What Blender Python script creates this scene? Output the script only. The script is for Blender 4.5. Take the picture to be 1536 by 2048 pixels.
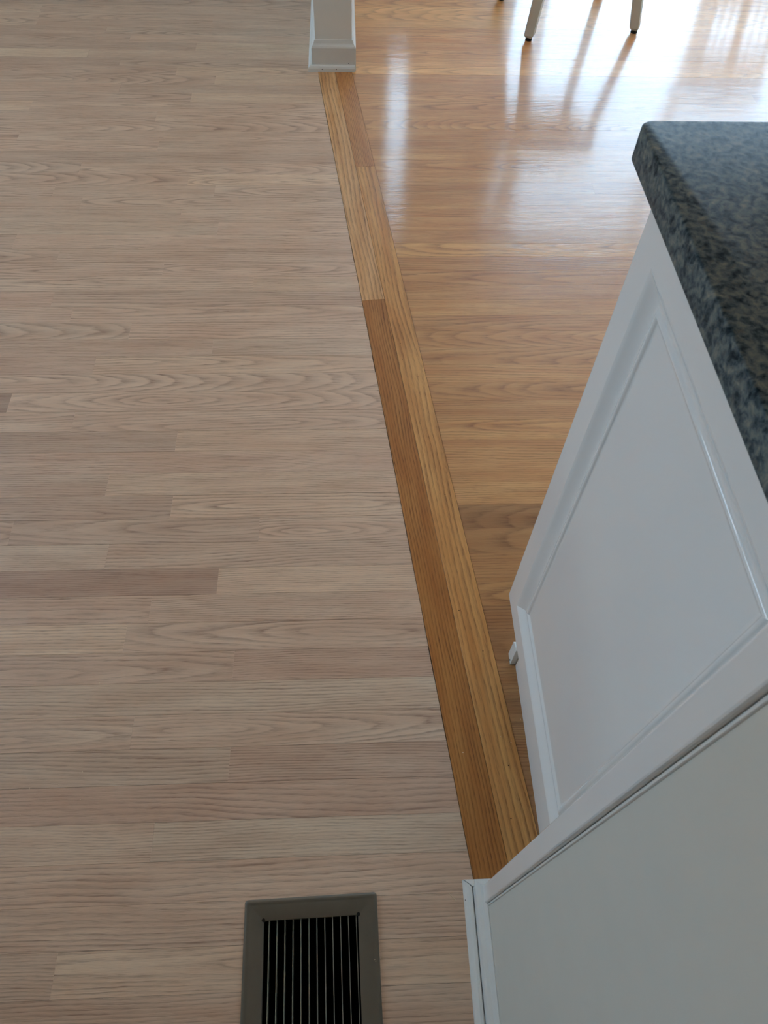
import bpy, bmesh, math, random
from mathutils import Matrix, Vector

for o in list(bpy.data.objects):
    bpy.data.objects.remove(o, do_unlink=True)
S = bpy.context.scene
C = S.collection
PI = math.pi
random.seed(7)

# ------------------------------------------------------------------ camera
cam_d = bpy.data.cameras.new('camera')
cam = bpy.data.objects.new('camera', cam_d); C.objects.link(cam); S.camera = cam
cam_d.sensor_fit = 'VERTICAL'; cam_d.sensor_height = 36.0; cam_d.sensor_width = 27.0
cam_d.lens = 36.0 * 1460.59 / 2048.0
cam_d.clip_start = 0.02
CAM_H = 1.23547
rot = Matrix(((0.9989384, 0.0147856, -0.0436276), (-0.0365103, 0.8316284, -0.5541310), (0.0280888, 0.5551356, 0.8312854)))
cam.matrix_world = Matrix.Translation((0, 0, CAM_H)) @ rot.to_4x4()
cam_d.dof.use_dof = True
cam_d.dof.focus_distance = 1.75
cam_d.dof.aperture_fstop = 22.0

# ------------------------------------------------------------------ world and exposure
W = bpy.data.worlds.new('sky'); S.world = W; W.use_nodes = True
bg = W.node_tree.nodes['Background']
bg.inputs[0].default_value = (0.49, 0.745, 1.0, 1)
bg.inputs[1].default_value = 6.0
S.view_settings.view_transform = 'Standard'; S.view_settings.look = 'None'
S.view_settings.exposure = 0.90; S.view_settings.gamma = 1.0; S.view_settings.use_curve_mapping = False

sun_l = bpy.data.lights.new('sun', 'SUN'); sun_l.energy = 50.0; sun_l.angle = 0.009; sun_l.color = (1.0, 0.87, 0.72)
sun = bpy.data.objects.new('sun', sun_l); C.objects.link(sun)
sun.rotation_euler = Vector((0.47, 0.12, -0.87)).to_track_quat('-Z', 'Y').to_euler()

def portal(name, loc, rot, sx, sy):
    l = bpy.data.lights.new(name, 'AREA'); l.shape = 'RECTANGLE'; l.size = sx; l.size_y = sy
    l.cycles.is_portal = True
    o = bpy.data.objects.new(name, l); C.objects.link(o); o.location = loc; o.rotation_euler = rot

# room extents
XL, XR, YB, YF, ZC = -3.4, 3.3, -2.3, 4.75, 2.45
# window openings: (axis plane, a0, a1, z0, z1)
FAR_OPEN = [(0.225, 0.435, 0.95, 2.06), (0.95, 3.10, 0.26, 2.20)]
LEFT_OPEN = [(1.2, 3.0, 0.55, 2.20)]
RIGHT_OPEN = [(3.1, 4.3, 0.80, 2.15)]  # unseen window, added to brighten the floor by the partition
BACK_OPEN = []
for a0, a1, z0, z1 in FAR_OPEN:
    portal('window_portal', ((a0+a1)/2, YF+0.10, (z0+z1)/2), (-PI/2, 0, 0), a1-a0, z1-z0)
for a0, a1, z0, z1 in LEFT_OPEN:
    portal('window_portal', (XL-0.10, (a0+a1)/2, (z0+z1)/2), (0, -PI/2, 0), z1-z0, a1-a0)
for a0, a1, z0, z1 in RIGHT_OPEN:
    portal('window_portal', (XR+0.10, (a0+a1)/2, (z0+z1)/2), (0, PI/2, 0), z1-z0, a1-a0)
for a0, a1, z0, z1 in BACK_OPEN:
    portal('window_portal', ((a0+a1)/2, YB-0.10, (z0+z1)/2), (PI/2, 0, 0), a1-a0, z1-z0)

# ------------------------------------------------------------------ node helpers
def srgb(r, g, b):
    f = lambda c: (c/255/12.92) if c/255 <= 0.04045 else ((c/255+0.055)/1.055)**2.4
    return (f(r), f(g), f(b), 1.0)

class NB:
    def __init__(s, name):
        s.m = bpy.data.materials.new(name); s.m.use_nodes = True
        s.t = s.m.node_tree; s.b = s.t.nodes['Principled BSDF']
    def n(s, typ, **kw):
        x = s.t.nodes.new(typ)
        for k, v in kw.items(): setattr(x, k, v)
        return x
    def put(s, sock, v):
        if hasattr(v, 'is_output') or isinstance(v, bpy.types.NodeSocket): s.t.links.new(v, sock)
        else: sock.default_value = v
    def math(s, op, a, b=0.0, c=None, clamp=False):
        x = s.n('ShaderNodeMath', operation=op); x.use_clamp = clamp
        s.put(x.inputs[0], a); s.put(x.inputs[1], b)
        if c is not None: s.put(x.inputs[2], c)
        return x.outputs[0]
    def xyz(s, x, y, z):
        c = s.n('ShaderNodeCombineXYZ'); s.put(c.inputs[0], x); s.put(c.inputs[1], y); s.put(c.inputs[2], z)
        return c.outputs[0]
    def noise(s, vec, scale=1.0, detail=2.0, rough=0.5, dist=0.0):
        x = s.n('ShaderNodeTexNoise'); s.put(x.inputs['Vector'], vec)
        x.inputs['Scale'].default_value = scale; x.inputs['Detail'].default_value = detail
        x.inputs['Roughness'].default_value = rough; x.inputs['Distortion'].default_value = dist
        return x.outputs['Fac']
    def ramp(s, fac, stops, interp='LINEAR'):
        x = s.n('ShaderNodeValToRGB'); e = x.color_ramp.elements; x.color_ramp.interpolation = interp
        while len(e) < len(stops): e.new(0.5)
        for el, (p, c) in zip(e, stops):
            el.position = p; el.color = c if len(c) == 4 else (*c, 1)
        s.put(x.inputs[0], fac); return x.outputs[0]
    def mix(s, fac, a, b, blend='MIX'):
        x = s.n('ShaderNodeMix', data_type='RGBA', blend_type=blend)
        s.put(x.inputs[0], fac); s.put(x.inputs[6], a); s.put(x.inputs[7], b)
        return x.outputs[2]
    def attr(s, name):
        x = s.n('ShaderNodeAttribute', attribute_type='OBJECT', attribute_name=name); return x
    def bump(s, h, strength, dist, normal=None):
        x = s.n('ShaderNodeBump'); x.inputs['Strength'].default_value = strength; x.inputs['Distance'].default_value = dist
        s.put(x.inputs['Height'], h)
        if normal is not None: s.put(x.inputs['Normal'], normal)
        return x.outputs[0]
    def set(s, **kw):
        for k, v in kw.items(): s.put(s.b.inputs[k.replace('_', ' ')], v)
        return s.m

def val(v): return (v, v, v, 1)

def oak(name, light, mid, dark, rough, spec, coat=0.0, coat_rough=0.1, ring_c=0.85, pore_c=0.5, bump=0.1, wave=0.0):
    """plain-sawn oak strip: growth rings cut by the board face, pores drawn along the length"""
    k = NB(name)
    tc = k.n('ShaderNodeTexCoord').outputs['Object']
    sp = k.n('ShaderNodeSeparateXYZ'); k.put(sp.inputs[0], tc); x, y = sp.outputs[0], sp.outputs[1]
    g = k.n('ShaderNodeSeparateXYZ'); k.put(g.inputs[0], k.attr('grain').outputs['Vector'])
    yc, d0, sl = g.outputs[0], g.outputs[1], g.outputs[2]
    seed = k.attr('seed').outputs['Fac']
    ringf = k.attr('ringf').outputs['Fac']
    tint = k.attr('tint').outputs['Vector']
    nA = k.math('SUBTRACT', k.noise(k.xyz(k.math('MULTIPLY', x, 1.6), k.math('MULTIPLY', y, 9.0), seed), 1.0, 2.0), 0.5)
    nB = k.math('SUBTRACT', k.noise(k.xyz(k.math('MULTIPLY', x, 2.2), k.math('ADD', seed, 17.3), 0.0), 1.0, 2.0), 0.5)
    nC = k.math('SUBTRACT', k.noise(k.xyz(k.math('MULTIPLY', x, 16.0), k.math('MULTIPLY', y, 70.0), seed), 1.0, 3.0, 0.6), 0.5)
    v = k.math('ADD', k.math('ADD', y, yc), k.math('MULTIPLY', nA, 0.040))
    D = k.math('ADD', k.math('ADD', d0, k.math('MULTIPLY', sl, x)), k.math('MULTIPLY', nB, 0.035))
    r = k.math('SQRT', k.math('ADD', k.math('MULTIPLY', v, v), k.math('MULTIPLY', D, D)))
    r = k.math('ADD', r, k.math('MULTIPLY', nC, 0.0042))
    ph = k.math('FRACT', k.math('MULTIPLY', r, ringf))
    ring = k.ramp(ph, [(0.0, val(0.25)), (0.10, val(1.0)), (0.34, val(0.55)), (0.60, val(0.12)), (0.92, val(0.0)), (1.0, val(0.25))])
    # pores: short dashes, denser in the early wood of a ring
    po = k.noise(k.xyz(k.math('MULTIPLY', x, 38.0), k.math('MULTIPLY', y, 860.0), seed), 1.0, 2.0, 0.6)
    po = k.ramp(po, [(0.48, val(0)), (0.64, val(1))])
    po2 = k.noise(k.xyz(k.math('MULTIPLY', x, 10.0), k.math('MULTIPLY', y, 250.0), seed), 1.0, 2.0, 0.6)
    po2 = k.ramp(po2, [(0.38, val(0)), (0.70, val(1))])
    # strength of the figure changes slowly over the board
    fig = k.ramp(k.noise(k.xyz(k.math('MULTIPLY', x, 5.0), k.math('MULTIPLY', y, 22.0), k.math('ADD', seed, 3.1)), 1.0, 2.0), [(0.28, val(0.25)), (0.66, val(1.0))])
    rr = k.math('MULTIPLY', k.math('MULTIPLY', ring, fig), k.math('ADD', 0.55, k.math('MULTIPLY', po2, 0.6)))
    amt = k.math('MULTIPLY', rr, ring_c)
    amt = k.math('ADD', amt, k.math('MULTIPLY', po, k.math('MULTIPLY', k.math('ADD', 0.35, ring), pore_c*0.40)))
    amt = k.math('ADD', amt, k.math('MULTIPLY', k.math('SUBTRACT', po2, 0.4), pore_c*0.13), clamp=True)
    blot = k.noise(k.xyz(k.math('MULTIPLY', x, 4.5), k.math('MULTIPLY', y, 38.0), k.math('ADD', seed, 9.0)), 1.0, 3.0)
    base = k.mix(k.ramp(blot, [(0.30, val(0)), (0.72, val(1))]), light, mid)
    col = k.mix(amt, base, dark)
    col = k.mix(1.0, col, tint, 'MULTIPLY')
    h = k.math('SUBTRACT', 0.0, k.math('ADD', k.math('MULTIPLY', po, 0.6), k.math('MULTIPLY', ring, 0.5)))
    nrm = k.bump(h, bump, 0.0006)
    k.set(Base_Color=col, Roughness=rough, Specular_IOR_Level=spec, Normal=nrm)
    if coat:
        wv = k.noise(k.xyz(k.math('MULTIPLY', x, 9.0), k.math('MULTIPLY', y, 60.0), seed), 1.0, 2.0)
        wv2 = k.noise(k.xyz(k.math('MULTIPLY', x, 30.0), k.math('MULTIPLY', y, 300.0), seed), 1.0, 2.0)
        hh = k.math('ADD', k.math('MULTIPLY', wv, 1.0), k.math('ADD', k.math('MULTIPLY', wv2, 0.55), k.math('MULTIPLY', ring, -0.10)))
        k.set(Coat_Weight=coat, Coat_Roughness=coat_rough, Coat_IOR=1.28, Coat_Normal=k.bump(hh, wave, 0.0006))
    return k.m

def paint(name, col, rough, spec=0.5, mottling=0.03, scale=30.0, bump=0.03):
    k = NB(name)
    tc = k.n('ShaderNodeTexCoord').outputs['Object']
    n1 = k.noise(tc, scale, 3.0)
    dk = tuple(c*(1-mottling) for c in col[:3]) + (1,)
    k.set(Base_Color=k.mix(k.ramp(n1, [(0.3, val(0)), (0.7, val(1))]), col, dk), Roughness=rough, Specular_IOR_Level=spec,
          Normal=k.bump(k.noise(tc, 260.0, 2.0), bump, 0.001))
    return k.m

M = {}
M['raw'] = oak('raw_sanded_oak', srgb(228, 200, 172), srgb(212, 177, 148), srgb(146, 107, 84), 0.48, 1.0, ring_c=0.64, pore_c=0.75, bump=0.25)
M['fin'] = oak('varnished_oak', srgb(216, 164, 106), srgb(196, 136, 80), srgb(124, 74, 38), 0.46, 0.50, coat=1.0, coat_rough=0.10, ring_c=0.55, pore_c=0.7, bump=0.1, wave=0.62)
M['thr'] = oak('varnished_border_oak', srgb(212, 154, 86), srgb(192, 126, 60), srgb(112, 64, 25), 0.46, 0.4, coat=0.6, coat_rough=0.22, ring_c=0.7, pore_c=0.85, bump=0.1, wave=0.25)
M['under'] = paint('subfloor', srgb(46, 34, 26), 0.9, 0.1)
M['white_gloss'] = paint('white_gloss_enamel', srgb(234, 231, 226), 0.09, 0.5, 0.012, 8.0, 0.0)
M['white_trim'] = paint('white_trim_paint', srgb(230, 227, 219), 0.35, 0.45, 0.03, 25.0, 0.03)
M['wall'] = paint('beige_wall_paint', srgb(222, 203, 176), 0.65, 0.3, 0.02, 18.0, 0.06)
M['wall_warm'] = paint('greige_wall_paint', srgb(214, 208, 195), 0.65, 0.3, 0.02, 18.0, 0.06)
M['part_wall'] = paint('white_partition_paint', srgb(236, 234, 226), 0.6, 0.3, 0.02, 18.0, 0.05)
M['ceil'] = paint('ceiling_paint', srgb(235, 235, 232), 0.9, 0.2)
M['caulk'] = paint('old_caulk', srgb(120, 112, 100), 0.8, 0.2)
M['vent'] = paint('taupe_enamel_steel', srgb(108, 98, 83), 0.38, 0.5, 0.10, 40.0, 0.02)
M['fin_metal'] = paint('bare_edge_steel', srgb(150, 143, 126), 0.35, 0.6, 0.1, 60.0, 0.02)
M['duct'] = paint('black_duct', srgb(14, 14, 14), 0.9, 0.1)  # one near-black colour for the duct liner and cross rods
M['hole'] = paint('dark_hole', srgb(40, 36, 32), 0.9, 0.1)
M['chair'] = paint('worn_white_chair_paint', srgb(214, 214, 206), 0.38, 0.4, 0.06, 30.0, 0.04)
M['glide'] = paint('black_rubber', srgb(40, 38, 36), 0.7, 0.3)
M['splinter'] = paint('pale_splinter', srgb(226, 204, 172), 0.7, 0.2)
M['lawn'] = paint('pale_patio_paving', srgb(150, 132, 112), 0.95, 0.1, 0.3, 2.0, 0.0)
M['deck'] = paint('deck_boards', srgb(150, 140, 128), 0.8, 0.2, 0.2, 6.0, 0.0)

def granite():
    k = NB('dark_speckled_granite')
    tc = k.n('ShaderNodeTexCoord').outputs['Object']
    a = k.noise(tc, 95.0, 5.0, 0.62, 0.5)
    b = k.noise(tc, 190.0, 3.0, 0.6, 0.4)
    c1 = k.ramp(a, [(0.36, srgb(28, 36, 40)), (0.45, srgb(64, 76, 81)), (0.53, srgb(98, 109, 110)), (0.60, srgb(118, 121, 115)), (0.70, srgb(150, 146, 130))])
    c2 = k.ramp(b, [(0.38, srgb(28, 35, 40)), (0.50, srgb(86, 97, 101)), (0.62, srgb(124, 124, 114))])
    col = k.mix(0.45, c1, c2)
    k.set(Base_Color=col, Roughness=0.36, Specular_IOR_Level=0.04)
    return k.m
M['granite'] = granite()

def glass():
    k = NB('window_glass')
    tr = k.n('ShaderNodeBsdfTransparent'); gl = k.n('ShaderNodeBsdfGlossy'); gl.inputs['Roughness'].default_value = 0.02
    lw = k.n('ShaderNodeFresnel'); lw.inputs['IOR'].default_value = 1.45
    mx = k.n('ShaderNodeMixShader')
    k.t.links.new(lw.outputs[0], mx.inputs[0]); k.t.links.new(tr.outputs[0], mx.inputs[1]); k.t.links.new(gl.outputs[0], mx.inputs[2])
    k.t.links.new(mx.outputs[0], k.t.nodes['Material Output'].inputs[0])
    return k.m
M['glass'] = glass()

# ------------------------------------------------------------------ mesh helpers
def obj(name, bm, mat, parent=None, loc=None, smooth=False):
    me = bpy.data.meshes.new(name)
    if isinstance(bm, tuple): me.from_pydata(bm[0], [], bm[1])
    else:
        bmesh.ops.recalc_face_normals(bm, faces=bm.faces); bm.to_mesh(me); bm.free()
    me.materials.append(M[mat]); me.update()
    if smooth:
        for p in me.polygons: p.use_smooth = True
    o = bpy.data.objects.new(name, me); C.objects.link(o)
    if parent: o.parent = parent
    if loc: o.location = loc
    return o
def thing(name, label, cat, loc=(0, 0, 0), rz=0, group=None):
    o = bpy.data.objects.new(name, None); C.objects.link(o); o.location = loc; o.rotation_euler = (0, 0, rz)
    o.empty_display_size = 0.1; o['label'] = label; o['category'] = cat
    if group: o['group'] = group
    return o
def tag(o, label, cat, group=None):
    o['label'] = label; o['category'] = cat
    if group: o['group'] = group
    return o
def struct(o, label=None):
    o['kind'] = 'structure'
    if label: o['label'] = label
    return o
def abox(bm, x0, x1, y0, y1, z0, z1):
    vs = [bm.verts.new(p) for p in ((x0, y0, z0), (x1, y0, z0), (x1, y1, z0), (x0, y1, z0), (x0, y0, z1), (x1, y0, z1), (x1, y1, z1), (x0, y1, z1))]
    for f in ((0, 3, 2, 1), (4, 5, 6, 7), (0, 1, 5, 4), (1, 2, 6, 5), (2, 3, 7, 6), (3, 0, 4, 7)): bm.faces.new([vs[i] for i in f])
def box(x0, x1, y0, y1, z0, z1, bev=0.0, seg=2):
    bm = bmesh.new(); abox(bm, x0, x1, y0, y1, z0, z1)
    if bev: bmesh.ops.bevel(bm, geom=bm.edges[:], offset=bev, segments=seg, affect='EDGES', profile=0.5)
    return bm
def boxes(*bs):
    bm = bmesh.new()
    for b in bs: abox(bm, *b)
    return bm
def sweep(profile, path, closed=False, cut0=0.0, cut1=0.0):
    """profile [(out, z)] carried along an xy path; out points to the right of travel; mitred corners"""
    n = len(path); P = [Vector(p) for p in path]; bm = bmesh.new(); rings = []
    for i in range(n):
        a = P[i]-P[i-1] if (i > 0 or closed) else P[1]-P[0]
        b = P[(i+1) % n]-P[i] if (i < n-1 or closed) else P[-1]-P[-2]
        a.normalize(); b.normalize()
        na, nb = Vector((a.y, -a.x)), Vector((b.y, -b.x))
        m = na+nb; m = m/(m.dot(na))
        rings.append([bm.verts.new((P[i].x+m.x*o_, P[i].y+m.y*o_, z)) for o_, z in profile])
    k = len(profile)
    for i in range(n if closed else n-1):
        A, B = rings[i], rings[(i+1) % n]
        for j in range(k): bm.faces.new((A[j], A[(j+1) % k], B[(j+1) % k], B[j]))
    if not closed:
        bm.faces.new(rings[0][::-1]); bm.faces.new(rings[-1])
    return bm
def seg_piece(profile, p0, p1, skew0=0.0, skew1=0.0):
    """one straight moulding length whose ends are mitred: at an end the point with offset 'out' slides by skew*out"""
    p0, p1 = Vector(p0), Vector(p1); d = (p1-p0).normalized(); nrm = Vector((d.y, -d.x))
    bm = bmesh.new(); R = []
    for p, s in ((p0, skew0), (p1, skew1)):
        R.append([bm.verts.new(((p+nrm*o_+d*(s*o_)).x, (p+nrm*o_+d*(s*o_)).y, z)) for o_, z in profile])
    k = len(profile)
    for j in range(k): bm.faces.new((R[0][j], R[0][(j+1) % k], R[1][(j+1) % k], R[1][j]))
    bm.faces.new(R[0][::-1]); bm.faces.new(R[1])
    return bm
def tube(bm, p0, p1, r0, r1, n=10, rotz=0.0):
    p0, p1 = Vector(p0), Vector(p1); d = (p1-p0).normalized()
    u = d.cross(Vector((0, 1, 0)) if abs(d.y) < 0.9 else Vector((1, 0, 0))).normalized(); w = d.cross(u)
    rs = []
    for p, r in ((p0, r0), (p1, r1)):
        rs.append([bm.verts.new(p+(u*math.cos(rotz+2*PI*i/n)+w*math.sin(rotz+2*PI*i/n))*r) for i in range(n)])
    for i in range(n): bm.faces.new((rs[0][i], rs[0][(i+1) % n], rs[1][(i+1) % n], rs[1][i]))
    bm.faces.new(rs[0][::-1]); bm.faces.new(rs[1])

# ------------------------------------------------------------------ floors
SW = 0.05715                                   # strip width
TX0, TTH, TW = 0.19296, -0.109448, 0.11532      # border: x = TX0 + TTH*y at its left edge, TW wide
def thx(y): return TX0 + TTH*y
VENT = dict(x=-0.0660, y=-0.035, rz=math.radians(1.36), hw=0.0982, hl=0.167, ow=0.0692, ol=0.138)
HX0, HX1, HY0, HY1 = -0.150, 0.020, -0.19, 0.115   # hole cut for the duct

def plank_mesh(corners, zt=0.0, bev=0.00022, thick=0.012):
    """corners: near-left, near-right, far-right, far-left in xy; local to their centroid"""
    cx = sum(c[0] for c in corners)/4; cy = sum(c[1] for c in corners)/4
    loc = [Vector((c[0]-cx, c[1]-cy)) for c in corners]
    ins = []
    sx = (1, -1, -1, 1); sy = (1, 1, -1, -1)
    for i, c in enumerate(loc): ins.append((c.x+sx[i]*bev*0.15, c.y+sy[i]*bev))
    v = [(a, b, 0.0) for a, b in ins] + [(c.x, c.y, -bev) for c in loc] + [(c.x, c.y, -thick) for c in loc]
    f = [(0, 1, 2, 3)]
    for i in range(4):
        j = (i+1) % 4
        f.append((4+i, 4+j, j, i)); f.append((8+i, 8+j, 4+j, 4+i))
    return (v, f), (cx, cy, zt)

def put_plank(name, corners, mat, parent, tint, rnd, zt=0.0, figure=None, rz=0.0):
    mesh, loc = plank_mesh(corners, zt, 0.0001 if mat == 'fin' else 0.0002)
    o = obj(name, mesh, mat, parent, loc)
    o.rotation_euler = (0, 0, rz)
    kind = figure if figure is not None else rnd.random()
    if kind < 0.42:    g = (rnd.uniform(-0.015, 0.015), rnd.uniform(-0.02, 0.02), rnd.choice((-1, 1))*rnd.uniform(0.03, 0.10)); rf = rnd.uniform(120, 175)
    elif kind < 0.72:  g = (rnd.choice((-1, 1))*rnd.uniform(0.03, 0.06), rnd.uniform(-0.02, 0.04), rnd.uniform(-0.04, 0.04)); rf = rnd.uniform(130, 190)
    else:              g = (rnd.choice((-1, 1))*rnd.uniform(0.12, 0.25), rnd.uniform(-0.01, 0.02), rnd.uniform(-0.02, 0.02)); rf = rnd.uniform(160, 250)
    o['grain'] = g; o['seed'] = rnd.uniform(0, 200); o['ringf'] = rf; o['tint'] = tint
    return o

def tone(t, pink, k=0.27):
    """t: light/dark of this strip, pink: reddish (+) or straw (-)"""
    b = 1.0 + k*t
    return (b*(1+0.03*pink), b*(1-0.035*pink), b*(1-0.045*pink-0.02*(t > 0.3)))

# sub-floor with the duct hole
def holed_slab(x0, x1, y0, y1, z0, z1):
    return boxes((x0, HX0, y0, y1, z0, z1), (HX1, x1, y0, y1, z0, z1), (HX0, HX1, y0, HY0, z0, z1), (HX0, HX1, HY1, y1, z0, z1))
floor_l = struct(obj('floor', holed_slab(XL, XR, YB, YF, -0.05, -0.0115), 'under'), 'wooden strip floor of the room')

YO = 2.87245        # far edge of row 0 of the raw floor
JOINT = {-4: [-1.112], -3: [-1.106], -2: [-1.101, -0.481], -1: [-0.849], 0: [-0.756], 1: [-0.52], 2: [-0.879], 3: [-0.763], 4: [-0.567], 5: [-0.434], 6: [-0.735], 7: [-0.5], 8: [-0.994], 9: [-0.596], 10: [], 11: [-0.991], 12: [-0.567], 13: [], 14: [-0.776], 15: [-0.458], 16: [-0.827, -0.378], 17: [-0.741], 18: [-0.46], 19: [-0.353], 20: [-0.881], 21: [-0.755], 22: [-0.478], 23: [-0.244], 24: [-0.734], 25: [-0.677], 26: [-0.527], 27: [-0.325], 28: [-0.591], 29: [], 30: [-0.756], 31: [-0.606], 32: [-0.376], 33: [], 34: [-0.503], 35: [-0.365], 36: [-0.67, -0.186], 37: [-0.475], 38: [-0.257], 39: [-0.376], 40: [-0.413], 41: [-0.214], 42: [], 43: [-0.374], 44: [-0.208], 45: [], 46: [-0.317], 47: [], 48: [], 49: [-0.431], 50: []}
# (tone, pink) of the strips of a row, left to right, as far as the joints above split them
TONE = {-5: [(-.4, .2)], -4: [(.3, -.2), (0, .1)], -3: [(.3, -.2), (-.1, .2)], -2: [(.1, -.2), (-.1, .2), (0, 0)], -1: [(-.2, .3), (-.2, 0)],
 0: [(-.3, .5), (.3, 0)], 1: [(-.3, .4), (.4, -.5)], 2: [(.7, -.8), (.25, -.2)], 3: [(-.3, .5), (-.2, .1)], 4: [(-.2, .4), (.4, -.3)], 5: [(-.1, .3), (.5, -.4)],
 6: [(.2, .2), (-.1, .0)], 7: [(-.1, .3), (.4, -.3)], 8: [(.6, -.3), (.1, .1)], 9: [(-.1, .3), (.2, 0)], 10: [(0, .2)], 11: [(.1, .4), (.05, .1)], 12: [(.15, .2), (-.05, .1)],
 13: [(-.25, .2)], 14: [(-.15, .2), (.15, .1)], 15: [(.05, .2), (.6, -.2)], 16: [(0, .2), (.05, .1), (.1, -.1)], 17: [(0, .2), (.1, 0)], 18: [(0, .1), (.2, .0)],
 19: [(.2, -.3), (.3, .2)], 20: [(0, .2), (.25, .3)], 21: [(-.15, .3), (.1, .2)], 22: [(.05, .3), (.15, .3)], 23: [(.3, -.1), (.35, 0)], 24: [(.1, .8), (-.1, .3)],
 25: [(.15, .4), (.2, .2)], 26: [(.0, -.1), (.3, .2)], 27: [(-.05, .4), (.1, -.1)], 28: [(-.1, .6), (.35, .1)], 29: [(.2, .1)], 30: [(-.9, .9), (.25, .2)],
 31: [(.1, .3), (.2, .2)], 32: [(-.35, .5), (.4, .1)], 33: [(.15, .6)], 34: [(-.15, .4), (.35, .1)], 35: [(-.4, .5), (.35, .1)], 36: [(.1, .2), (-.25, .4), (.25, .2)],
 37: [(.1, -.1), (.1, .1)], 38: [(-.8, 1.5), (.55, .1)], 39: [(.05, .5), (.2, .2)], 40: [(.65, -.3), (.05, .3)], 41: [(0, .4), (-.35, 1.1)], 42: [(.25, -.6)],
 43: [(.2, -.1), (.15, .1)], 44: [(-.1, -.2), (-.35, .9)], 45: [(-.25, 1.1)], 46: [(.3, -.2), (.15, -.5)], 47: [(.25, .3)], 48: [(.15, .3)], 49: [(0, .3), (.4, .1)], 50: [(-.1, .5)], 51: [(0, .4)]}
FIG = {49: [.9, .1], 42: [.6], 38: [.95, .9], 45: [.6], 33: [.95], 40: [.9, .2], 35: [.3, .3], 31: [.5, .15], 30: [.9, .2], 37: [.95, .5], 24: [.9, .6], 25: [.9, .1], 43: [.1, .3], 44: [.5, .95], 46: [.9, .9], 47: [.6], 48: [.5], 41: [.3, .95], 23: [.3, .9], 20: [.9, .9], 16: [.5, .9, .2]}
rnd = random.Random(11)
GAP = 0.00014; GF = 0.00003
for i in range(-31, 91):
    yf = YO - SW*i; yn = yf - SW
    ym = (yf+yn)/2
    if yf > YF: yf = YF
    if yn < YB: yn = YB
    if yf-yn < 0.005: continue
    def xend(y, j=0.0003):
        if y > 2.64: return -0.090                      # runs in under the partition
        if y < 0.12: return 0.20                        # runs in under the near wall
        return thx(y) - j
    js = list(JOINT.get(i, []))
    tn = list(TONE.get(i, []))
    fg = list(FIG.get(i, []))
    if i in JOINT or -6 <= i <= 54:
        first = js[0] if js else -0.8
        xb = first - rnd.uniform(0.7, 1.4); extra = []
        while xb > XL+0.5: extra.append(xb); xb -= rnd.uniform(1.0, 1.9)
        js = extra[::-1][-2:] + js
    cuts = [XL] + js + [None]
    nseg = len(cuts)-1
    jit = rnd.uniform(0.0, 0.0012)*rnd.random()
    for k_ in range(nseg):
        a, b = cuts[k_], cuts[k_+1]
        fromright = nseg-1-k_
        idx = len(tn)-1-fromright
        t_ = tn[idx] if (tn and idx >= 0) else (rnd.uniform(-.35, .35), rnd.uniform(-.2, .6))
        fi = len(fg)-1-fromright
        fig = fg[fi] if (fg and fi >= 0) else None
        GX = 0.00015 if rnd.random() < 0.2 else 0.00002
        def piece(x0n, x0f, x1n, x1f, y0, y1):
            put_plank('plank', [(x0n+GX, y0+GAP), (x1n-GX, y0+GAP), (x1f-GX, y1-GAP), (x0f+GX, y1-GAP)], 'raw', floor_l, tone(*t_), rnd, rnd.uniform(-0.00012, 0.00008), fig)
        if b is None: x1n, x1f = (xend(yn)-jit if 0.12 < yn < 2.6 else xend(yn)), (xend(yf)-jit if 0.12 < yn < 2.6 else xend(yn))
        else: x1n = x1f = b
        if b is None and yf > HY0 and yn < HY1 and a < HX0:      # cut round the duct
            piece(a, a, HX0, HX0, yn, yf); piece(HX1, HX1, x1n, x1f, yn, yf)
            if yn < HY0 < yf: piece(HX0, HX0, HX1, HX1, yn, HY0)
            if yn < HY1 < yf: piece(HX0, HX0, HX1, HX1, HY1, yf)
        else:
            piece(a, a, x1n, x1f, yn, yf)

# varnished floor of the far room
floor_r = struct(bpy.data.objects.new('floor.001', None)); C.objects.link(floor_r); floor_r['label'] = 'glossy golden oak strip floor beyond the border boards'
YR = 0.83828
RT = {0: (-1.2, .6), 1: (-.8, .4), 2: (-.5, .3), 3: (-.3, -.1), 4: (-1.0, .8), 5: (-1.2, .8), 6: (-.7, .6), 7: (-.8, .7), 8: (-.8, .6), 9: (-.9, .7), 10: (-1.0, .7), 11: (-1.1, .7),  # near rows: brown planks, weak light there also put into the tint
      -1: (.25, -.3), -2: (.2, -.2), -3: (.1, 0), -4: (.35, -.4), -5: (-.15, .2), -6: (-.1, .1), -7: (.2, -.1), -8: (-.1, .2), -9: (0, .1), -10: (-.15, .3), -11: (.35, -.3),
      -12: (-.05, .3), -13: (-.1, .5), -14: (-.2, .5), -15: (.6, -.4), -16: (-.05, .4), -17: (.2, .2), -18: (.15, .3), -19: (.0, .4), -20: (-.25, .5), -21: (.3, 0), -22: (.1, .2), -23: (.35, 0),
      -24: (-.2, .6), -25: (.2, .3), -26: (.15, .2), -27: (.2, .3), -28: (0, .5), -29: (.1, .5), -30: (-.2, .9), -31: (.1, .9), -32: (1.5, -.8), -33: (1.0, 0), -34: (.8, .2), -35: (.8, .4), -36: (.8, .4), -37: (.9, .3), -38: (1.6, -.9), -39: (1.5, -.8), -40: (1.6, -.8), -41: (.9, 0), -42: (1.1, 0)}  # rows by the partition: pale planks, bright sheen also put into the tint
RF = {3: .05, 0: .3, 1: .35, -15: .2, -1: .95, -2: .95, -4: .3, -6: .3, -9: .2, -13: .1, 4: .6, -22: .2, -24: .45, -28: .1, -34: .3, -36: .9}
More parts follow.
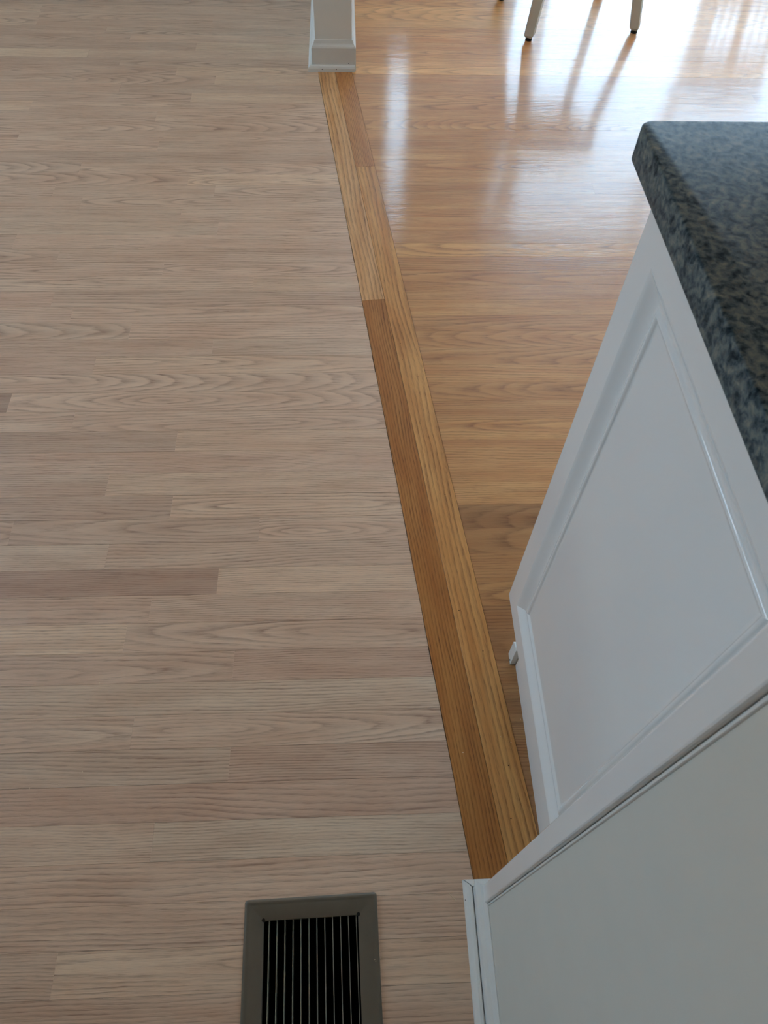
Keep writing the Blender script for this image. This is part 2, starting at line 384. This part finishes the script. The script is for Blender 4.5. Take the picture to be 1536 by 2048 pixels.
RJ = {-33: [0.45], -31: [1.52], -29: [1.37], -27: [0.95], -14: [1.2], -20: [0.72], -36: [0.22], -24: [1.1], -38: [0.9]}
rnd = random.Random(29)
for j in range(-66, 42):
    yf = YR - SW*j; yn = yf-SW
    if yf > YF: yf = YF
    if yn < -1.2 or yf-yn < 0.005: continue
    def xs(y):
        if y > 2.66: return 0.0
        return thx(y)+TW
    if yn < 0.10: x0n = x0f = 0.24
    elif yf > 2.66: x0n = x0f = 0.0
    else: x0n, x0f = xs(yn)+0.0004, xs(yf)+0.0004
    cuts = [None] + RJ.get(j, [rnd.uniform(1.7, 2.4)]) + [XR]
    for k_ in range(len(cuts)-1):
        a, b = cuts[k_], cuts[k_+1]
        an, af = (x0n, x0f) if a is None else (a, a)
        t_ = RT.get(j, (rnd.uniform(-.4, .4), rnd.uniform(-.2, .5)))
        if k_: t_ = (t_[0]+rnd.uniform(-.4, .4), t_[1]+rnd.uniform(-.2, .3))
        put_plank('plank', [(an+GF, yn+GF), (b-GF, yn+GF), (b-GF, yf-GF), (af+GF, yf-GF)], 'fin', floor_r, tone(t_[0], t_[1], 0.30), rnd, rnd.uniform(-0.0001, 0.0001), RF.get(j) if k_ == 0 else None)

# border: two boards side by side, each in two lengths, laid askew between the partition and the near wall
trim1 = struct(bpy.data.objects.new('trim_1', None)); C.objects.link(trim1); trim1['label'] = 'two-board varnished oak border between raw and varnished floors'
ang = math.atan2(1.0, TTH)
ux, uy = math.cos(ang), math.sin(ang)           # along the border, away from the camera
def border_board(side, y0, y1, tint, grain, rf, seed, lift):
    hwid = TW/2/math.sqrt(1+TTH*TTH)
    xo = side*TW/2
    # local x runs along the board
    p0 = Vector((thx(y0)+xo, y0)); p1 = Vector((thx(y1)+xo, y1))
    c = (p0+p1)/2 + Vector((uy, -ux))*hwid/2
    L = (p1-p0).length/2
    sh = 0.0
    g = 0.0003
    # ends square to the strips rather than to the board
    k = TTH
    mesh, _ = plank_mesh([(-L+g, -hwid/2+g), (L-g, -hwid/2+g), (L-g, hwid/2-g), (-L+g, hwid/2-g)])
    o = obj('board', mesh, 'thr', trim1, (c.x, c.y, lift)); o.rotation_euler = (0, 0, ang)
    o['grain'] = grain; o['seed'] = seed; o['ringf'] = rf; o['tint'] = tint
    return o
LIFT = 0.0012
b = border_board(0, 1.463, 2.660, (1.26, 1.56, 2.55), (0.036, 0.004, 0.010), 95, 12.0, LIFT)
b['label'] = 'pale border board with bold dark grain lines'
border_board(0, 0.10, 1.463, (0.84, 0.75, 0.62), (0.14, 0.01, 0.01), 150, 31.0, LIFT)
border_board(1, 2.053, 2.660, (.98, .93, 1.0), (0.15, 0.01, 0.01), 190, 55.0, LIFT)
border_board(1, 0.10, 2.053, (1.16, 1.24, 1.42), (0.028, 0.012, 0.012), 110, 77.0, LIFT)

# ------------------------------------------------------------------ room shell
def wall_y(name, y0, y1, x0, x1, opens, mat):       # wall lying along x
    bs = []; xs = x0
    for a0, a1, z0, z1 in sorted(opens):
        bs.append((xs, a0, y0, y1, 0, ZC)); bs.append((a0, a1, y0, y1, z1, ZC))
        if z0 > 0: bs.append((a0, a1, y0, y1, 0, z0))
        xs = a1
    bs.append((xs, x1, y0, y1, 0, ZC))
    return struct(obj(name, boxes(*bs), mat))
def wall_x(name, x0, x1, y0, y1, opens, mat):
    bs = []; ys = y0
    for a0, a1, z0, z1 in sorted(opens):
        bs.append((x0, x1, ys, a0, 0, ZC)); bs.append((x0, x1, a0, a1, z1, ZC))
        if z0 > 0: bs.append((x0, x1, a0, a1, 0, z0))
        ys = a1
    bs.append((x0, x1, ys, y1, 0, ZC))
    return struct(obj(name, boxes(*bs), mat))
wall_y('wall_far', YF, YF+0.14, XL, XR, FAR_OPEN, 'ceil')
wall_y('wall_back', YB-0.14, YB, XL, XR, BACK_OPEN, 'wall')
wall_x('wall_left', XL-0.14, XL, YB-0.14, YF+0.14, LEFT_OPEN, 'wall')
wall_x('wall_right', XR, XR+0.14, YB-0.14, YF+0.14, RIGHT_OPEN, 'wall')
struct(obj('ceiling', box(XL-0.14, XR+0.14, YB-0.14, YF+0.14, ZC, ZC+0.1), 'ceil'))

def window(name, axis, wpos, a0, a1, z0, z1, mull=(), label=''):
    e = struct(bpy.data.objects.new(name, None)); C.objects.link(e); e['label'] = label
    d0, d1 = (wpos, wpos+0.06) if wpos > 0 else (wpos-0.06, wpos)
    fw = 0.045
    bars = [(a0, a0+fw, z0, z1), (a1-fw, a1, z0, z1), (a0+fw, a1-fw, z0, z0+fw), (a0+fw, a1-fw, z1-fw, z1)]
    for a, b_, c, d in bars:
        bm = box(a, b_, d0, d1, c, d, 0.003, 1) if axis == 'y' else box(d0, d1, a, b_, c, d, 0.003, 1)
        obj('window_frame', bm, 'white_trim', e)
    for m_ in mull:
        bm = box(m_-0.03, m_+0.03, d0, d1, z0+fw, z1-fw, 0.003, 1) if axis == 'y' else box(d0, d1, m_-0.03, m_+0.03, z0+fw, z1-fw, 0.003, 1)
        obj('mullion', bm, 'white_trim', e)
    ed = [a0+fw] + list(mull) + [a1-fw]; dm = (d0+d1)/2
    for i in range(len(ed)-1):
        p0 = ed[i]+(0.03 if i else 0); p1 = ed[i+1]-(0.03 if i < len(ed)-2 else 0)
        bm = box(p0, p1, dm-0.003, dm+0.003, z0+fw, z1-fw) if axis == 'y' else box(dm-0.003, dm+0.003, p0, p1, z0+fw, z1-fw)
        obj('pane', bm, 'glass', e)
    return e
window('window_1', 'y', YF+0.03, *FAR_OPEN[0], label='narrow side window in the far wall')
window('window_2', 'y', YF+0.03, *FAR_OPEN[1], mull=(1.162, 2.13), label='wide glazed window in the far wall')
window('window_3', 'x', XL-0.03, *LEFT_OPEN[0], mull=(2.1,), label='two-light window in the left wall')
window('window_added', 'x', XR+0.03, *RIGHT_OPEN[0], mull=(3.7,), label='unseen two-light window added in the right wall to brighten the floor')
lawn = struct(obj('ground', box(-30, 30, -30, 30, -0.45, -0.40), 'lawn'), 'pale paving around the house')

# near wall end with its base
WX, WY, WX2 = 0.181, 0.125, 0.288
struct(obj('wall_near', boxes((WX, WX2, YB, WY, 0, ZC)), 'wall_warm'), 'end of the wall beside the camera, painted warm white')
# partition between the two rooms
PX0, PX1, PY = -0.0990, 0.0220, 2.645
struct(obj('wall_center', boxes((PX0, PX1, PY, YF, 0, ZC)), 'part_wall'), 'thin partition wall ending at the border boards')
# header over the opening
struct(obj('trim_2', boxes((WX-0.02-0.20, WX2-0.02, WY, PY, 2.16, ZC)), 'wall'), 'header over the wide opening')

SHOE_N = [(0.0, 0.0), (0.0, 0.0185), (0.0015, 0.0190), (0.005, 0.0172), (0.0085, 0.0130), (0.0112, 0.0075), (0.0122, 0.0)]
def base_profile(t, h, cap, lip):
    # flat board with an ogee cap that leans back to the wall
    return [(0.0, 0.0), (t, 0.0), (t, h), (t+lip, h+0.004), (t+lip, h+0.010), (t+lip*0.4, h+0.013), (t*0.72, h+0.016), (t*0.50, h+0.021), (t*0.32, h+0.026), (0.0015, cap), (0.0, cap)]
# base round the near wall end: the path keeps the wall on its left so that 'out' points into the room
nb = struct(obj('baseboard_near', sweep(base_profile(0.0085, 0.064, 0.096, 0.0045), [(WX, YB), (WX, WY), (WX2, WY)][::-1]), 'white_trim'), 'white baseboard with moulded cap round the near wall end')
so = 0.0085+0.0011
pc = (WX-so, WY+so)
obj('shoe_molding', seg_piece(SHOE_N, (pc[0], pc[1]-0.0008), (pc[0], YB), -1.0, 0.0), 'white_trim', nb)
obj('shoe_molding', seg_piece(SHOE_N, (WX2-0.02, pc[1]), (pc[0]+0.0008, pc[1]), 0.0, 1.0), 'white_trim', nb)
# corner board on the near wall end
cb = struct(obj('trim_3', box(WX-0.0045, WX+0.012, WY-0.0200, WY+0.0035, 0.090, ZC-0.01, 0.0028, 3), 'white_gloss'), 'slim white corner board on the near wall end')
obj('bead', box(WX-0.0012, WX+0.003, WY-0.0235, WY-0.0203, 0.097, ZC-0.01, 0.0008, 1), 'white_trim', cb)

# base of the partition
cbp = base_profile(0.0135, 0.060, 0.090, 0.0005)
cbp = [(0.0, 0.0), (0.0135, 0.0), (0.0135, 0.069), (0.0115, 0.0735), (0.0085, 0.0765), (0.0060, 0.0800), (0.0045, 0.0850), (0.0030, 0.0895), (0.0, 0.0900)]
pb = struct(obj('baseboard_center', sweep(cbp, [(PX1, YF), (PX1, PY), (PX0, PY), (PX0, YF)][::-1]), 'white_trim'), 'white moulded baseboard round the end of the partition')
SHOE_P = [(0.0, 0.0), (0.0, 0.0185), (0.004, 0.0190), (0.009, 0.0165), (0.0125, 0.0110), (0.0140, 0.0)]
q0 = (PX0-0.0138, PY-0.0138)
obj('shoe_molding', seg_piece(SHOE_P, (q0[0], YF), (q0[0], q0[1]+0.0003), 0.0, 1.0), 'white_trim', pb)
obj('shoe_molding', seg_piece(SHOE_P, (q0[0]+0.0003, q0[1]), (PX1+0.0100, q0[1]), -1.0, 0.0), 'white_trim', pb)
def nail(x, y, z, r, nx, ny, parent):
    bm = bmesh.new(); tube(bm, (x, y, z), (x+nx*0.0006, y+ny*0.0006, z), r, r, 8); obj('nail_hole', bm, 'hole', parent)
nail(-0.0790, q0[1]-0.0128, 0.0095, 0.0016, 0, -1, pb)
nail(-0.0310, q0[1]-0.0128, 0.0095, 0.0016, 0, -1, pb)
nail(0.0105, PY-0.0135, 0.0225, 0.0014, 0, -1, pb)
nail(pc[0]-0.0108, 0.118, 0.0088, 0.0010, -1, 0, nb)

# ------------------------------------------------------------------ peninsula cabinet
cab = thing('base_cabinet', 'white gloss painted kitchen cabinet with panelled end under the dark granite', 'cabinet', (0.27, 0.14, 0))
def cobj(name, bm, mat, parent=cab, smooth=False):
    o = obj(name, bm, mat, parent, smooth=smooth)
    if parent is cab: o.matrix_parent_inverse = Matrix.Translation((-0.27, -0.14, 0))
    return o
CX, CY0, CY1, CZ0, CZ1 = 0.270, 0.1400, 0.5780, 0.105, 0.884
cobj('body', boxes((0.2885, 2.35, -0.02, 0.556, 0.106, 0.884)), 'white_gloss')
tk = cobj('toe_kick', boxes((0.2885, 2.35, -0.02, 0.490, 0.0, 0.1055)), 'white_gloss')
bm = bmesh.new()
prof = [(0.4905, 0.0), (0.5115, 0.0), (0.5115, 0.052), (0.5060, 0.058), (0.4985, 0.061), (0.4905, 0.061)]
ra = [bm.verts.new((0.2790, y_, z_)) for y_, z_ in prof]; rb = [bm.verts.new((2.3, y_, z_)) for y_, z_ in prof]
for i_ in range(len(prof)): bm.faces.new((ra[i_], ra[(i_+1) % len(prof)], rb[(i_+1) % len(prof)], rb[i_]))
bm.faces.new(ra); bm.faces.new(rb[::-1])
tb = cobj('toe_board', bm, 'white_trim'); tb['label'] = 'rough-ended white toe board poking out under the panel'
bm = bmesh.new(); tube(bm, (0.2785, 0.497, 0.006), (0.2792, 0.497, 0.006), 0.0016, 0.0016, 8)
obj('nail_hole', bm, 'hole', tb)
ep = cobj('end_panel', box(CX+0.012, CX+0.0183, CY0, CY1-0.002, CZ0+0.001, CZ1-0.001), 'white_gloss')
# frame opening for the moulding
OY0, OY1, OZ0, OZ1 = 0.1760, 0.5340, 0.1500, 0.8210
for nm, y0, y1, z0, z1 in (('stile', OY1, CY1, CZ0, CZ1), ('stile', CY0, OY0, CZ0, CZ1), ('rail', OY0, OY1, CZ0, OZ0), ('rail', OY0, OY1, OZ1, CZ1)):
    bm = box(CX, CX+0.0118, y0, y1, z0, z1)
    # soften the outer vertical edge of the far stile and the lower edges only
    es = [e for e in bm.edges if all(abs(v.co.x-CX) < 1e-6 for v in e.verts) and (all(abs(v.co.z-CZ0) < 1e-6 for v in e.verts) or all(abs(v.co.y-CY1) < 1e-6 for v in e.verts))]
    if es: bmesh.ops.bevel(bm, geom=es, offset=0.0025, segments=3, affect='EDGES', profile=0.5)
    obj(nm, bm, 'white_gloss', ep)
# sticking: mitred moulding sloping from the frame down to the field
P = [(0.0, 0.0), (0.0020, 0.0006), (0.0045, 0.0018), (0.0075, 0.0034), (0.0110, 0.0052), (0.0150, 0.0070), (0.0190, 0.0084), (0.0225, 0.0090), (0.0245, 0.0086), (0.0262, 0.0074), (0.0285, 0.0068), (0.0308, 0.0074), (0.0322, 0.0090), (0.0345, 0.0098), (0.0370, 0.0100)]
cor = [(OY0, OZ0, 1, 1), (OY1, OZ0, -1, 1), (OY1, OZ1, -1, -1), (OY0, OZ1, 1, -1)]
for e_ in range(4):
    bm = bmesh.new(); A, B = cor[e_], cor[(e_+1) % 4]
    va = [bm.verts.new((CX+d_, A[0]+A[2]*s_, A[1]+A[3]*s_)) for s_, d_ in P]
    vb = [bm.verts.new((CX+d_, B[0]+B[2]*s_, B[1]+B[3]*s_)) for s_, d_ in P]
    for i_ in range(len(P)-1): bm.faces.new((va[i_], va[i_+1], vb[i_+1], vb[i_]))
    ca = bm.verts.new((CX+0.0119, A[0]+A[2]*P[-1][0], A[1]+A[3]*P[-1][0])); cb2 = bm.verts.new((CX+0.0119, B[0]+B[2]*P[-1][0], B[1]+B[3]*P[-1][0]))
    da = bm.verts.new((CX+0.0119, A[0], A[1])); db = bm.verts.new((CX+0.0119, B[0], B[1]))
    bm.faces.new((va[-1], ca, cb2, vb[-1])); bm.faces.new((ca, da, db, cb2)); bm.faces.new((da, va[0], vb[0], db))
    bm.faces.new(va+[ca, da]); bm.faces.new((vb+[cb2, db])[::-1])
    o = obj('molding', bm, 'white_gloss', ep)
    for p_ in o.data.polygons: p_.use_smooth = len(p_.vertices) == 4
    o.data.set_sharp_from_angle(angle=math.radians(38))
i0 = P[-1][0]
obj('field', boxes((CX+0.0100, CX+0.0119, OY0+i0, OY1-i0, OZ0+i0, OZ1-i0)), 'white_gloss', ep)

# granite worktop, own thing
def worktop():
    z0, z1 = 0.8845, 0.9150
    xl, yfar, r = 0.2455, 0.6050, 0.011
    pts = [(0.300, -0.05), (0.300, 0.135), (xl, 0.135)]
    for i_ in range(7):
        a = PI - i_*(PI/2)/6
        pts.append((xl+r+r*math.cos(a), yfar-r+r*math.sin(a)))
    pts += [(2.42, yfar), (2.42, -0.05)]
    bm = bmesh.new()
    lo = [bm.verts.new((x, y, z0)) for x, y in pts]; hi = [bm.verts.new((x, y, z1)) for x, y in pts]
    n = len(pts)
    bm.faces.new(lo); ft = bm.faces.new(hi[::-1])
    for i_ in range(n): bm.faces.new((lo[i_], hi[i_], hi[(i_+1) % n], lo[(i_+1) % n]))
    bmesh.ops.recalc_face_normals(bm, faces=bm.faces)
    es = [e for e in bm.edges if abs(e.verts[0].co.z-e.verts[1].co.z) < 1e-6]
    bmesh.ops.bevel(bm, geom=es, offset=0.0022, segments=3, affect='EDGES', profile=0.5)
    o = obj('granite_worktop', bm, 'granite')
    for p_ in o.data.polygons: p_.use_smooth = True
    o.data.set_sharp_from_angle(angle=math.radians(40))
    return o
tag(worktop(), 'dark blue-grey speckled granite worktop with rounded corner on the white cabinet', 'worktop')

# ------------------------------------------------------------------ floor register
v = thing('floor_register', 'taupe metal floor vent register set in the raw oak floor', 'vent', (VENT['x'], VENT['y'], 0), VENT['rz'])
hw, hl, ow, ol = VENT['hw'], VENT['hl'], VENT['ow'], VENT['ol']
def rrect(w, l, r, z, n=5):
    pts = []
    for cx, cy, a0 in ((w-r, l-r, 0), (-w+r, l-r, PI/2), (-w+r, -l+r, PI), (w-r, -l+r, 3*PI/2)):
        for i_ in range(n+1):
            a = a0+PI/2*i_/n; pts.append((cx+r*math.cos(a), cy+r*math.sin(a), z))
    return pts
bm = bmesh.new(); rings = []
for w_, l_, r_, z_ in ((hw, hl, .0045, -0.0002), (hw, hl, .0045, 0.0012), (hw-.0018, hl-.0018, .004, 0.0034), (hw-.0042, hl-.0042, .003, 0.0042), (hw-.0066, hl-.0066, .002, 0.0034), (hw-.009, hl-.009, .002, 0.0032), (ow+.001, ol+.001, .0012, 0.0036), (ow, ol, .001, 0.0030), (ow, ol, .001, -0.008)):
    rings.append([bm.verts.new(p) for p in rrect(w_, l_, r_, z_)])
for a, b_ in zip(rings, rings[1:]):
    for i_ in range(len(a)): bm.faces.new((a[i_], a[(i_+1) % len(a)], b_[(i_+1) % len(a)], b_[i_]))
fr = obj('frame', bm, 'vent', v)
for p_ in fr.data.polygons: p_.use_smooth = True
fr.data.set_sharp_from_angle(angle=math.radians(50))
for sx in (-1, 1):
    for sy in (-1, 1):
        bm = bmesh.new(); tube(bm, (sx*(ow+.0006), sy*(ol+.0010), 0.0030), (sx*(ow+.0006), sy*(ol+.0010), 0.0042), 0.0026, 0.0026, 10)
        obj('corner_notch', bm, 'hole', v)
NF = 12
for i_ in range(NF):
    x = -ow + 0.0075 + i_*(2*ow-0.0105)/(NF-1)
    bm = box(x-0.0005, x+0.0005, -ol, ol, -0.016, 0.0016)
    sl_ = obj('slat', bm, 'fin_metal', v)
for sgn in (-1, 1):
    obj('cross_rod', box(-ow, ow, sgn*0.05-0.0015, sgn*0.05+0.0015, -0.0195, -0.0165), 'duct', v)
bm = bmesh.new()
for p_ in ((-ow-.004, -ow-.003, -ol-.004, ol+.004, -0.24, -0.009), (ow+.003, ow+.004, -ol-.004, ol+.004, -0.24, -0.009), (-ow-.003, ow+.003, -ol-.004, -ol-.003, -0.24, -0.009), (-ow-.003, ow+.003, ol+.003, ol+.004, -0.24, -0.009), (-ow-.004, ow+.004, -ol-.004, ol+.004, -0.242, -0.24)): abox(bm, *p_)
obj('duct_boot', bm, 'duct', v)

# ------------------------------------------------------------------ chairs by the patio door
def make_chair(name, label, loc, rz, grp, cz=0.775, ch=0.060):
    t = thing(name, label, 'chair', loc, rz, grp)
    # front of the chair is local +x, the back rises on the -x side
    bm = bmesh.new(); rg = []
    for sc, z_ in ((0.93, 0.432), (0.985, 0.436), (1.0, 0.446), (0.985, 0.458), (0.94, 0.462)):
        ring = []
        for i_ in range(28):
            a = 2*PI*i_/28; ca, sa = math.cos(a), math.sin(a); e_ = 0.62
            ring.append(bm.verts.new((0.005+sc*0.205*math.copysign(abs(ca)**e_, ca), sc*0.210*math.copysign(abs(sa)**e_, sa), z_)))
        rg.append(ring)
    for a_, b_ in zip(rg, rg[1:]):
        for i_ in range(28): bm.faces.new((a_[i_], a_[(i_+1) % 28], b_[(i_+1) % 28], b_[i_]))
    bm.faces.new(rg[0][::-1]); bm.faces.new(rg[-1])
    obj('seat', bm, 'chair', t, smooth=False)
    for sx in (-1, 1):
        for sy in (-1, 1):
            foot = Vector((sx*0.205, sy*0.168, 0.009)); top = Vector((sx*0.142, sy*0.122, 0.436))
            bm = bmesh.new(); d = (top-foot)
            fr_ = []
            for f_, h_ in ((0.0, 0.0095), (0.022, 0.0165), (0.55, 0.0185), (1.0, 0.0200)):
                p_ = foot + d*f_; a0 = math.atan2(sy*0.168, sx*0.205)*0 + math.radians(10)
                fr_.append([bm.verts.new(p_ + Vector((h_*1.414*math.cos(a0+PI/2*i_), h_*1.414*math.sin(a0+PI/2*i_), 0))) for i_ in range(4)])
            for a_, b_ in zip(fr_, fr_[1:]):
                for i_ in range(4): bm.faces.new((a_[i_], a_[(i_+1) % 4], b_[(i_+1) % 4], b_[i_]))
            bm.faces.new(fr_[0][::-1]); bm.faces.new(fr_[-1])
            lg = obj('leg', bm, 'chair', t)
            bm = bmesh.new(); tube(bm, (foot.x, foot.y, 0.0), (foot.x, foot.y, 0.0105), 0.0120, 0.0115, 12); obj('glide', bm, 'glide', lg)
    def up(y0, y1, r, nm, w=None):
        bm = bmesh.new()
        p0 = Vector((-0.175, y0, 0.455)); p1 = Vector((-0.255, y1, 0.80))
        if w: 
            a = [p0+Vector((dx, dy, 0)) for dx, dy in ((-.007, -w), (.007, -w), (.007, w), (-.007, w))]; b_ = [p1+Vector((dx, dy, 0)) for dx, dy in ((-.007, -w*1.1), (.007, -w*1.1), (.007, w*1.1), (-.007, w*1.1))]
            A = [bm.verts.new(q_) for q_ in a]; B = [bm.verts.new(q_) for q_ in b_]
            for i_ in range(4): bm.faces.new((A[i_], A[(i_+1) % 4], B[(i_+1) % 4], B[i_]))
            bm.faces.new(A[::-1]); bm.faces.new(B)
        else: tube(bm, p0, p1, r, r*0.9, 10)
        obj(nm, bm, 'chair', t)
    up(-0.165, -0.195, 0.015, 'back_post'); up(0.165, 0.195, 0.015, 'back_post')
    for y0 in (-0.115, -0.068, 0.068, 0.115): up(y0, y0*1.16, 0.0075, 'spindle')
    up(0, 0, 0, 'splat', 0.026)
    bm = bmesh.new(); n = 12; rr = []
    for i_ in range(n+1):
        f_ = -1+2*i_/n; y = f_*0.225; x = -0.256-0.020*(1-f_*f_); hgt = ch-0.3*min(ch, 0.1)*abs(f_)**3
        rr.append([bm.verts.new((x+dx, y, cz+dz)) for dx, dz in ((-.011, 0), (.011, 0), (.008, hgt), (-.008, hgt))])
    for a_, b_ in zip(rr, rr[1:]):
        for i_ in range(4): bm.faces.new((a_[i_], a_[(i_+1) % 4], b_[(i_+1) % 4], b_[i_]))
    bm.faces.new(rr[0][::-1]); bm.faces.new(rr[-1])
    obj('crest_rail', bm, 'chair', t)
    return t
make_chair('dining_chair', 'white painted wooden chair whose splayed legs show at the top of the floor', (0.836, 3.07, 0), math.radians(10), 'white chairs near the far window')
make_chair('dining_chair', 'white spindle-back chair mirrored in the glossy floor, farther from camera', (2.14, 4.50, 0), math.radians(90), 'white chairs near the far window', 0.64, 0.27)

# ------------------------------------------------------------------ crumbs left by the sanding
bm = bmesh.new(); tube(bm, (0.1371, 0.1293, 0.0006), (0.1475, 0.1182, 0.0009), 0.0004, 0.0010, 6)
tag(obj('wood_splinter', bm, 'splinter'), 'thin pale splinter lying on the raw floor beside the baseboard', 'splinter')
rnd = random.Random(5)
bm = bmesh.new()
for x, y in ((-0.5456, 0.2993), (-0.5498, 0.2842), (-0.5228, 0.3024), (-0.4963, 0.2712), (-0.4729, 0.2894), (-0.5288, 0.2611), (-0.4777, 0.305), (-0.443, 0.2569), (-0.4398, 0.2808), (-0.444, 0.3235), (-0.5387, 0.3029), (-0.5127, 0.2922), (0.2458, 0.3625), (0.2605, 0.3511), (0.1709, 0.178), (0.1776, 0.3369), (0.2847, 0.3897), (0.1719, 0.1879), (-0.4263, 0.4396), (-0.4428, 0.4757), (-0.403, 0.4957), (-0.1237, 1.0877)):
    a = rnd.uniform(0, 2*PI); L = rnd.uniform(0.0010, 0.0030)
    z = 0.0016 if 0.16 < x < 0.28 else 0.0004
    tube(bm, (x, y, z), (x+L*math.cos(a), y+L*math.sin(a), z+0.0003), 0.00045, 0.0003, 5)
sd = obj('sawdust', bm, 'splinter'); sd['kind'] = 'stuff'; sd['label'] = 'pale specks of sawdust scattered on the floor'; sd['category'] = 'sawdust'
bm = bmesh.new()
for x, y in ((0.0227, 0.0467), (0.0309, 0.0569), (0.0313, 0.0482), (0.0248, 0.0454)):
    a = rnd.uniform(0, 2*PI); L = 0.0011
    tube(bm, (x, y, 0.0046), (x+L*math.cos(a), y+L*math.sin(a), 0.0048), 0.0004, 0.0003, 5)
sd = obj('sawdust', bm, 'splinter'); sd['kind'] = 'stuff'; sd['label'] = 'tiny pale specks of dust on the metal vent frame'; sd['category'] = 'sawdust'
for x, y in ((0.1223, 1.3091), (0.1576, 1.1983), (0.1928, 0.8641), (0.2331, 0.517), (0.1971, 0.5988), (0.2529, 0.3139), (0.246, 0.2316), (0.1243, 1.2537)):
    bm = bmesh.new(); tube(bm, (x, y, LIFT-0.0003), (x, y, LIFT+0.00015), 0.0010, 0.0010, 8); obj('nail_hole', bm, 'hole', trim1)
